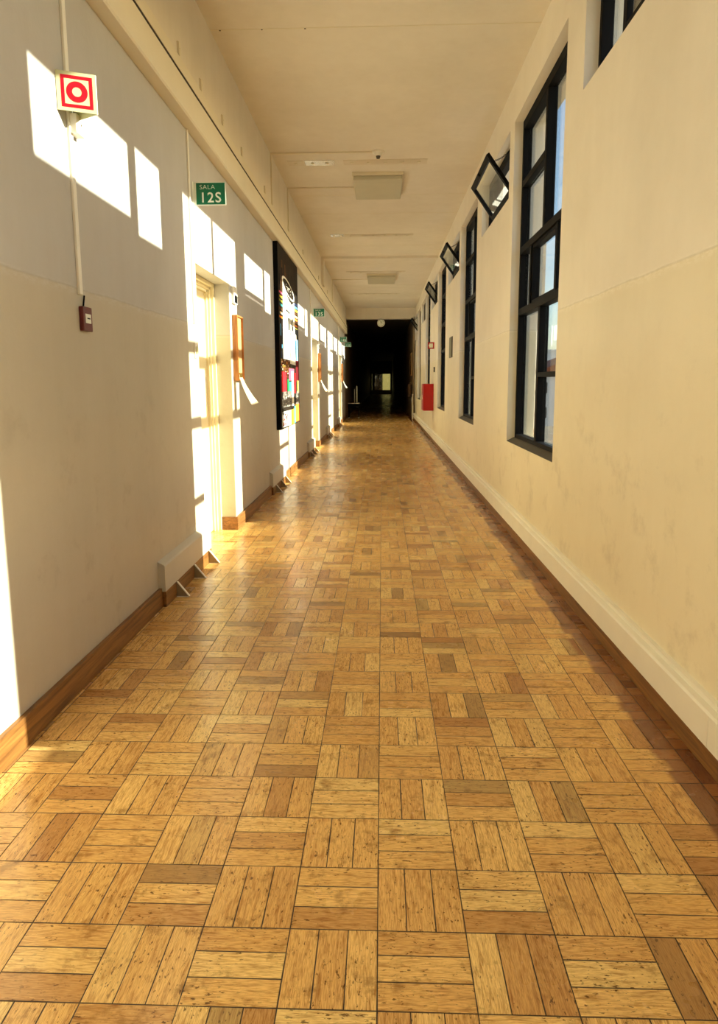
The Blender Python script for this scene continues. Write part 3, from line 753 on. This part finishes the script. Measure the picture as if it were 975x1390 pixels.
M['rail'] = plain('rail_paint', (0.70, 0.63, 0.50, 1), 0.28, 0.04)
rail(9.0, [(-1.22, -1.02, 'rail'), (-1.0, -0.62, 'metal'), (-0.50, 0.58, 'rail')], 'nearest ceiling strip, before the first ceiling light, with a shiny left end')
rail(13.33, [(-1.0, -0.74, 'metal'), (-0.72, 0.60, 'rail')], 'second ceiling strip, beyond the first ceiling light')
rail(17.66, [(-0.93, 0.60, 'rail')], 'third ceiling strip, just before the second ceiling light')
rail(22.0, [(-1.10, 0.58, 'rail')], 'last ceiling strip, beyond the second ceiling light')

def ceiling_conduit(y, x1, label, z1=3.64, w=0.03, d_=0.018):
    bm = bmesh.new(); box(bm, -1.390, -1.390 + d_, y - w / 2, y + w / 2, z1, CE - d_, bev=0.003)
    box(bm, -1.390, x1, y - w / 2, y + w / 2, CE - d_, CE, bev=0.003)
    return tag(mesh_obj('cable_duct', bm, M['cream']), label, 'cable duct', 'cable ducts over the ceiling')
ceiling_conduit(8.70, -0.09, 'thin cable duct crossing the ceiling to the smoke detector')
ceiling_conduit(10.19, -0.412, 'thin cable duct crossing the ceiling to the nearer ceiling light')
bm = bmesh.new(); box(bm, -1.389, R - 0.001, 15.6, 15.9, CE - 0.05, CE); box(bm, -1.389, -1.33, 15.6, 15.9, 3.64, CE - 0.05)
struct('trim_7', bm, M['ceil'], 'shallow beam crossing the ceiling midway along the corridor')
ceiling_conduit(18.96, -0.412, 'thin cable duct crossing to the farther ceiling light')
sdv = thing('smoke_detector', (-0.05, 8.70, CE), 'small white smoke detector at the end of a ceiling cable duct', 'smoke detector')
bm = bmesh.new(); cyl(bm, (0, 0, 0), (0, 0, -0.022), 0.075, 24); mesh_obj('base', bm, M['white'], sdv)
bm = bmesh.new(); cyl(bm, (0, 0, -0.022), (0, 0, -0.055), 0.055, 24, r2=0.036); mesh_obj('head', bm, M['white'], sdv)
bm = bmesh.new(); cyl(bm, (0, 0, -0.055), (0, 0, -0.085), 0.028, 20, r2=0.02); mesh_obj('sensor', bm, M['sill'], sdv)
# ceiling board joints
bm = bmesh.new()
for y in (5.78, 10.62, 11.74, 14.4, 20.1, 23.6): box(bm, -1.39, R, y, y + 0.012, CE - 0.0025, CE + 0.001)
struct('trim_6', bm, M['cream'], 'joint strips of the ceiling boards')
for i, x in enumerate((-1.31, -0.97, -0.62)):
    bm = bmesh.new(); cyl(bm, (x, 5.79, CE), (x, 5.79, CE - 0.004), 0.008, 10)
    tag(mesh_obj('screw_head', bm, M['sill']), 'dark screw head in the ceiling joint, %s of three' % ('leftmost', 'middle', 'rightmost')[i], 'screw', 'screws in the ceiling joint')
# clips over the cable tray
for i, y in enumerate((4.85, 5.41, 6.10, 6.9, 8.2, 12.0, 14.9, 17.2)):
    bm = bmesh.new()
    prism(bm, [(-1.390, 3.64), (-1.374, 3.64), (-1.374, 3.735), (-1.390, 3.742)], 'y', y - 0.022, y + 0.022)
    cyl(bm, (-1.374, y, 3.70), (-1.371, y, 3.70), 0.006, 8)
    names = ['nearest cream clip above the cable tray, at the top of the photo', 'second cream clip above the cable tray', 'third cream clip above the cable tray',
             'fourth cream clip above the cable tray', 'cream clip above the tray just before the first ceiling cross duct', 'cream clip above the tray over the far edge of the painting',
             'cream clip above the tray over the second door', 'farthest cream clip above the cable tray']
    tag(mesh_obj('tray_clip', bm, M['cream']), names[i], 'clip', 'clips above the cable tray')

# hanging corridor clock
ck = thing('wall_clock', (-0.045, Y1 - 0.05, 3.70), 'round white clock hanging under the beam at the end of the lit corridor', 'clock')
bm = bmesh.new(); cyl(bm, (0, -0.02, 0), (0, 0.05, 0), 0.155, 32); mesh_obj('case', bm, M['metal'], ck)
bm = bmesh.new(); cyl(bm, (0, -0.024, 0), (0, -0.02, 0), 0.138, 32); fc = mesh_obj('dial', bm, M['sign_white'], ck)
for i in range(12):
    a = math.pi * 2 * i / 12
    bm = bmesh.new(); prism(bm, [(q * math.sin(a + e_), q * math.cos(a + e_)) for q, e_ in ((0.1, -.05), (0.125, -.05), (0.125, .05), (0.1, .05))], 'y', -0.026, -0.0238)
    mesh_obj('hour_mark', bm, M['black'], fc)
bm = bmesh.new(); prism(bm, [(-0.005, 0.0), (0.005, 0), (0.045, 0.06), (0.037, 0.065)], 'y', -0.028, -0.0265)
prism(bm, [(-0.004, 0.0), (0.004, 0.0), (-0.03, 0.09), (-0.037, 0.087)], 'y', -0.0265, -0.025); cyl(bm, (0, -0.029, 0), (0, -0.024, 0), 0.01, 12)
mesh_obj('hands', bm, M['black'], fc)
bm = bmesh.new(); cyl(bm, (0, 0.06, 0.1), (0, 0.06, 0.30), 0.008); box(bm, -0.03, 0.03, 0.05, 0.12, 0.158, 0.1622); box(bm, -0.008, 0.008, 0.04, 0.07, 0.08, 0.16); mesh_obj('hanger', bm, M['black'], ck)

# ------------------------------------------------------------------ right wall fittings
hc = thing('hose_cabinet', (R, 16.55, 0.74), 'bright red fire hose cabinet standing out from the right wall', 'hose cabinet')
bm = bmesh.new(); box(bm, -0.245, 0, 0, 0.60, 0, 0.66, bev=0.006); mesh_obj('case', bm, M['cab_red'], hc)
bm = bmesh.new(); box(bm, -0.262, -0.247, 0.01, 0.59, 0.01, 0.65, bev=0.004); dr_ = mesh_obj('door', bm, M['cab_red'], hc)
bm = bmesh.new(); box(bm, -0.275, -0.262, 0.04, 0.07, 0.28, 0.38, bev=0.003); mesh_obj('handle', bm, M['metal'], dr_)
fs_ = thing('hose_sign', (R, 16.5, 2.24), 'small red and white fire hose sign above the red cabinet', 'sign')
bm = bmesh.new(); box(bm, -0.155, -0.001, -0.003, 0.003, 0, 0.16)
pnl = mesh_obj('panel', bm, M['red'], fs_)
bm = bmesh.new(); box(bm, -0.120, -0.035, -0.005, -0.003, 0.03, 0.13); prism(bm, [(-0.120, 0.05), (-0.120, 0.11), (-0.14, 0.08)], 'y', -0.005, -0.003); mesh_obj('white_symbol', bm, M['sign_white'], pnl)
gp = thing('framed_notice', (R, 12.20, 1.885), 'narrow olive green notice frame on the right wall between windows', 'notice')
bm = bmesh.new(); box(bm, -0.018, 0, 0, 0.45, 0, 0.37, bev=0.003); mesh_obj('backing', bm, M['sill'], gp)
bm = bmesh.new(); box(bm, -0.021, -0.018, 0.02, 0.43, 0.02, 0.35); mesh_obj('sheet', bm, M['olive'], gp)
bs = thing('push_button', (R, 16.2, 1.68), 'small grey push button on the right wall above the red cabinet', 'push button')
bm = bmesh.new(); box(bm, -0.03, 0, 0, 0.08, 0, 0.12, bev=0.004); mesh_obj('housing', bm, M['sill'], bs)
bm = bmesh.new(); cyl(bm, (-0.030, 0.04, 0.06), (-0.038, 0.04, 0.06), 0.018, 16); mesh_obj('button', bm, M['white'], bs)
bm = bmesh.new()
pts = []
for i in range(25):
    t = i / 24; pts.append((R - 0.012 - 0.03 * math.sin(math.pi * t) * (1 if t > 0.5 else 0.5), 25.6 + 0.35 * math.sin(t * 2.6), 3.0 - 2.75 * t))
tube(bm, pts, 0.012, 8)
tag(mesh_obj('cable', bm, M['black']), 'loose black cable hanging down the far end of the right wall', 'cable')
bm = bmesh.new(); tube(bm, [(1.19, 26.2, 0.0), (1.19, 26.2, 0.5), (1.175, 26.2, 0.75), (1.19, 26.2, 0.98)], 0.03, 10)
tag(mesh_obj('pipe', bm, M['white']), 'pale upright pipe at the foot of the far right corner', 'pipe')

# ------------------------------------------------------------------ things in the mouth of the dark corridor
tb = thing('side_table', (-1.16, 27.3, 0), 'dark little side table against the left wall of the dark corridor', 'table')
bm = bmesh.new(); box(bm, -0.25, 0.25, -0.2, 0.2, 0.585, 0.61, bev=0.004); mesh_obj('tabletop', bm, M['metal'], tb)
bm = bmesh.new(); box(bm, -0.23, 0.23, -0.18, 0.18, 0.42, 0.585, bev=0.004); mesh_obj('drawer_box', bm, M['black'], tb)
for sx in (-1, 1):
    for sy in (-1, 1):
        bm = bmesh.new(); cyl(bm, (sx * 0.21, sy * 0.16, 0.42), (sx * 0.2, sy * 0.16, 0.03), 0.018, 12); lg = mesh_obj('leg', bm, M['black'], tb)
        bm = bmesh.new(); cyl(bm, (sx * 0.2, sy * 0.16, 0.03), (sx * 0.2, sy * 0.16, 0.0), 0.028, 12); mesh_obj('foot', bm, M['white'], lg)
for i, (x, hgt, r_) in enumerate(((-1.125, 0.60, 0.014), (-1.035, 0.72, 0.026))):
    r = thing('upright_tube', (x, 27.25, 0.61), ('thin pale tube standing on the dark side table' , 'taller, thicker pale tube standing on the dark side table')[i], 'tube', 'tubes on the side table')
    bm = bmesh.new(); cyl(bm, (0, 0, 0.012), (0, 0, hgt - 0.04), r_, 16); mesh_obj('body', bm, M['sign_white'], r)
    bm = bmesh.new(); cyl(bm, (0, 0, 0), (0, 0, 0.012), r_ * 1.6, 16); mesh_obj('base', bm, M['black'], r)
    bm = bmesh.new(); cyl(bm, (0, 0, hgt - 0.04), (0, 0, hgt), r_ * 1.1, 16, r2=r_ * 0.6); mesh_obj('cap', bm, M['black'], r)
nbd = thing('notice_board', (1.20, 27.2, 1.70), 'dark framed notice board on the right wall inside the dark corridor', 'notice board')
bm = bmesh.new(); box(bm, -0.02, 0, 0.04, 1.16, 0.04, 0.86); mesh_obj('panel', bm, M['black'], nbd)
bm = bmesh.new()
box(bm, -0.035, 0, 0, 0.04, 0, 0.9); box(bm, -0.035, 0, 1.16, 1.2, 0, 0.9); box(bm, -0.035, 0, 0.04, 1.16, 0, 0.04); box(bm, -0.035, 0, 0.04, 1.16, 0.86, 0.9)
mesh_obj('frame', bm, M['cork'], nbd)
ct = thing('coat', (1.20, 26.75, 0.86), 'brown coat hanging on the right wall inside the dark corridor', 'coat')
bm = bmesh.new(); rows = []
for i in range(9):
    t = i / 8; w_ = 0.05 + 0.10 * math.sin(min(1, t * 1.4) * math.pi / 2) + 0.01 * math.sin(i * 2.1)
    rows.append([bm.verts.new((-0.09 + 0.085 * math.cos(a) * (1 + 0.15 * math.sin(5 * a + i)), w_ * math.sin(a) * (1 + 0.1 * math.cos(4 * a)), 0.50 - 0.50 * t)) for a in [2 * math.pi * j / 16 for j in range(16)]])
for a, b in zip(rows, rows[1:]):
    for j in range(16): bm.faces.new((a[j], a[(j + 1) % 16], b[(j + 1) % 16], b[j]))
bm.faces.new(rows[0]); bm.faces.new(rows[-1][::-1])
mesh_obj('cloth', bm, plain('coat_brown', lin(92, 66, 44), 0.9, 0.3, 12), ct, smooth=True)
bm = bmesh.new(); tube(bm, [(0, 0, 0.53), (-0.09, 0, 0.53), (-0.10, 0, 0.56)], 0.008, 8); box(bm, -0.006, 0, -0.02, 0.02, 0.50, 0.56); mesh_obj('hook', bm, M['metal'], ct)

# ------------------------------------------------------------------ outside
bm = bmesh.new(); box(bm, -60, 150, -120, 260, -4.3, -4.0)
struct('ground', bm, plain('outdoor_ground', (0.24, 0.21, 0.16, 1), 0.9, 0.2, 0.3))
def house(x, y, w, l_, hgt, wallm, roofm, label, flat=False):
    r = thing('building', (x, y, -4.0), label, 'building')
    bm = bmesh.new(); box(bm, -w / 2, w / 2, -l_ / 2, l_ / 2, 0, hgt); mesh_obj('walls', bm, wallm, r)
    bm = bmesh.new()
    if flat: box(bm, -w / 2 - .2, w / 2 + .2, -l_ / 2 - .2, l_ / 2 + .2, hgt, hgt + .4)
    else: prism(bm, [(-w / 2 - .5, hgt), (w / 2 + .5, hgt), (0, hgt + w * 0.2)], 'y', -l_ / 2 - .5, l_ / 2 + .5)
    mesh_obj('roof', bm, roofm, r)
    for i in range(int(l_ / 3)):
        for j in range(int(hgt / 3)):
            bm = bmesh.new(); yy = -l_ / 2 + 1.5 + i * 3; zz = 1.0 + j * 3
            box(bm, -w / 2 - .04, -w / 2 + .02, yy - .5, yy + .5, zz, zz + 1.3); mesh_obj('window', bm, M['sill'], r)
    for i in range(int(w / 3)):
        for j in range(int(hgt / 3)):
            bm = bmesh.new(); xx = -w / 2 + 1.5 + i * 3; zz = 1.0 + j * 3
            box(bm, xx - .5, xx + .5, -l_ / 2 - .04, -l_ / 2 + .02, zz, zz + 1.3); mesh_obj('window', bm, M['sill'], r)
wh = plain('white_render', (0.80, 0.79, 0.76, 1), 0.8, 0.05, 1); tile = plain('brown_roof_tiles', lin(150, 84, 50), 0.8, 0.2, 4)
house(26, 88, 16, 12, 6.2, wh, tile, 'white house with a brown roof seen through the nearest tall window')
house(40, 150, 18, 18, 11.5, wh, wh, 'taller white building outside beyond the house', True)
bm = bmesh.new(); box(bm, -8, 8, YE + 5, YE + 5.4, -4, 6)  # wall added outside so the far window stays dim
tag(mesh_obj('dimming_wall', bm, plain('dimming_wall_colour', lin(215, 188, 100), 0.9, 0.1, 1)), 'pale wall added to keep the sky out of the window at the far end of the dark corridor', 'wall')
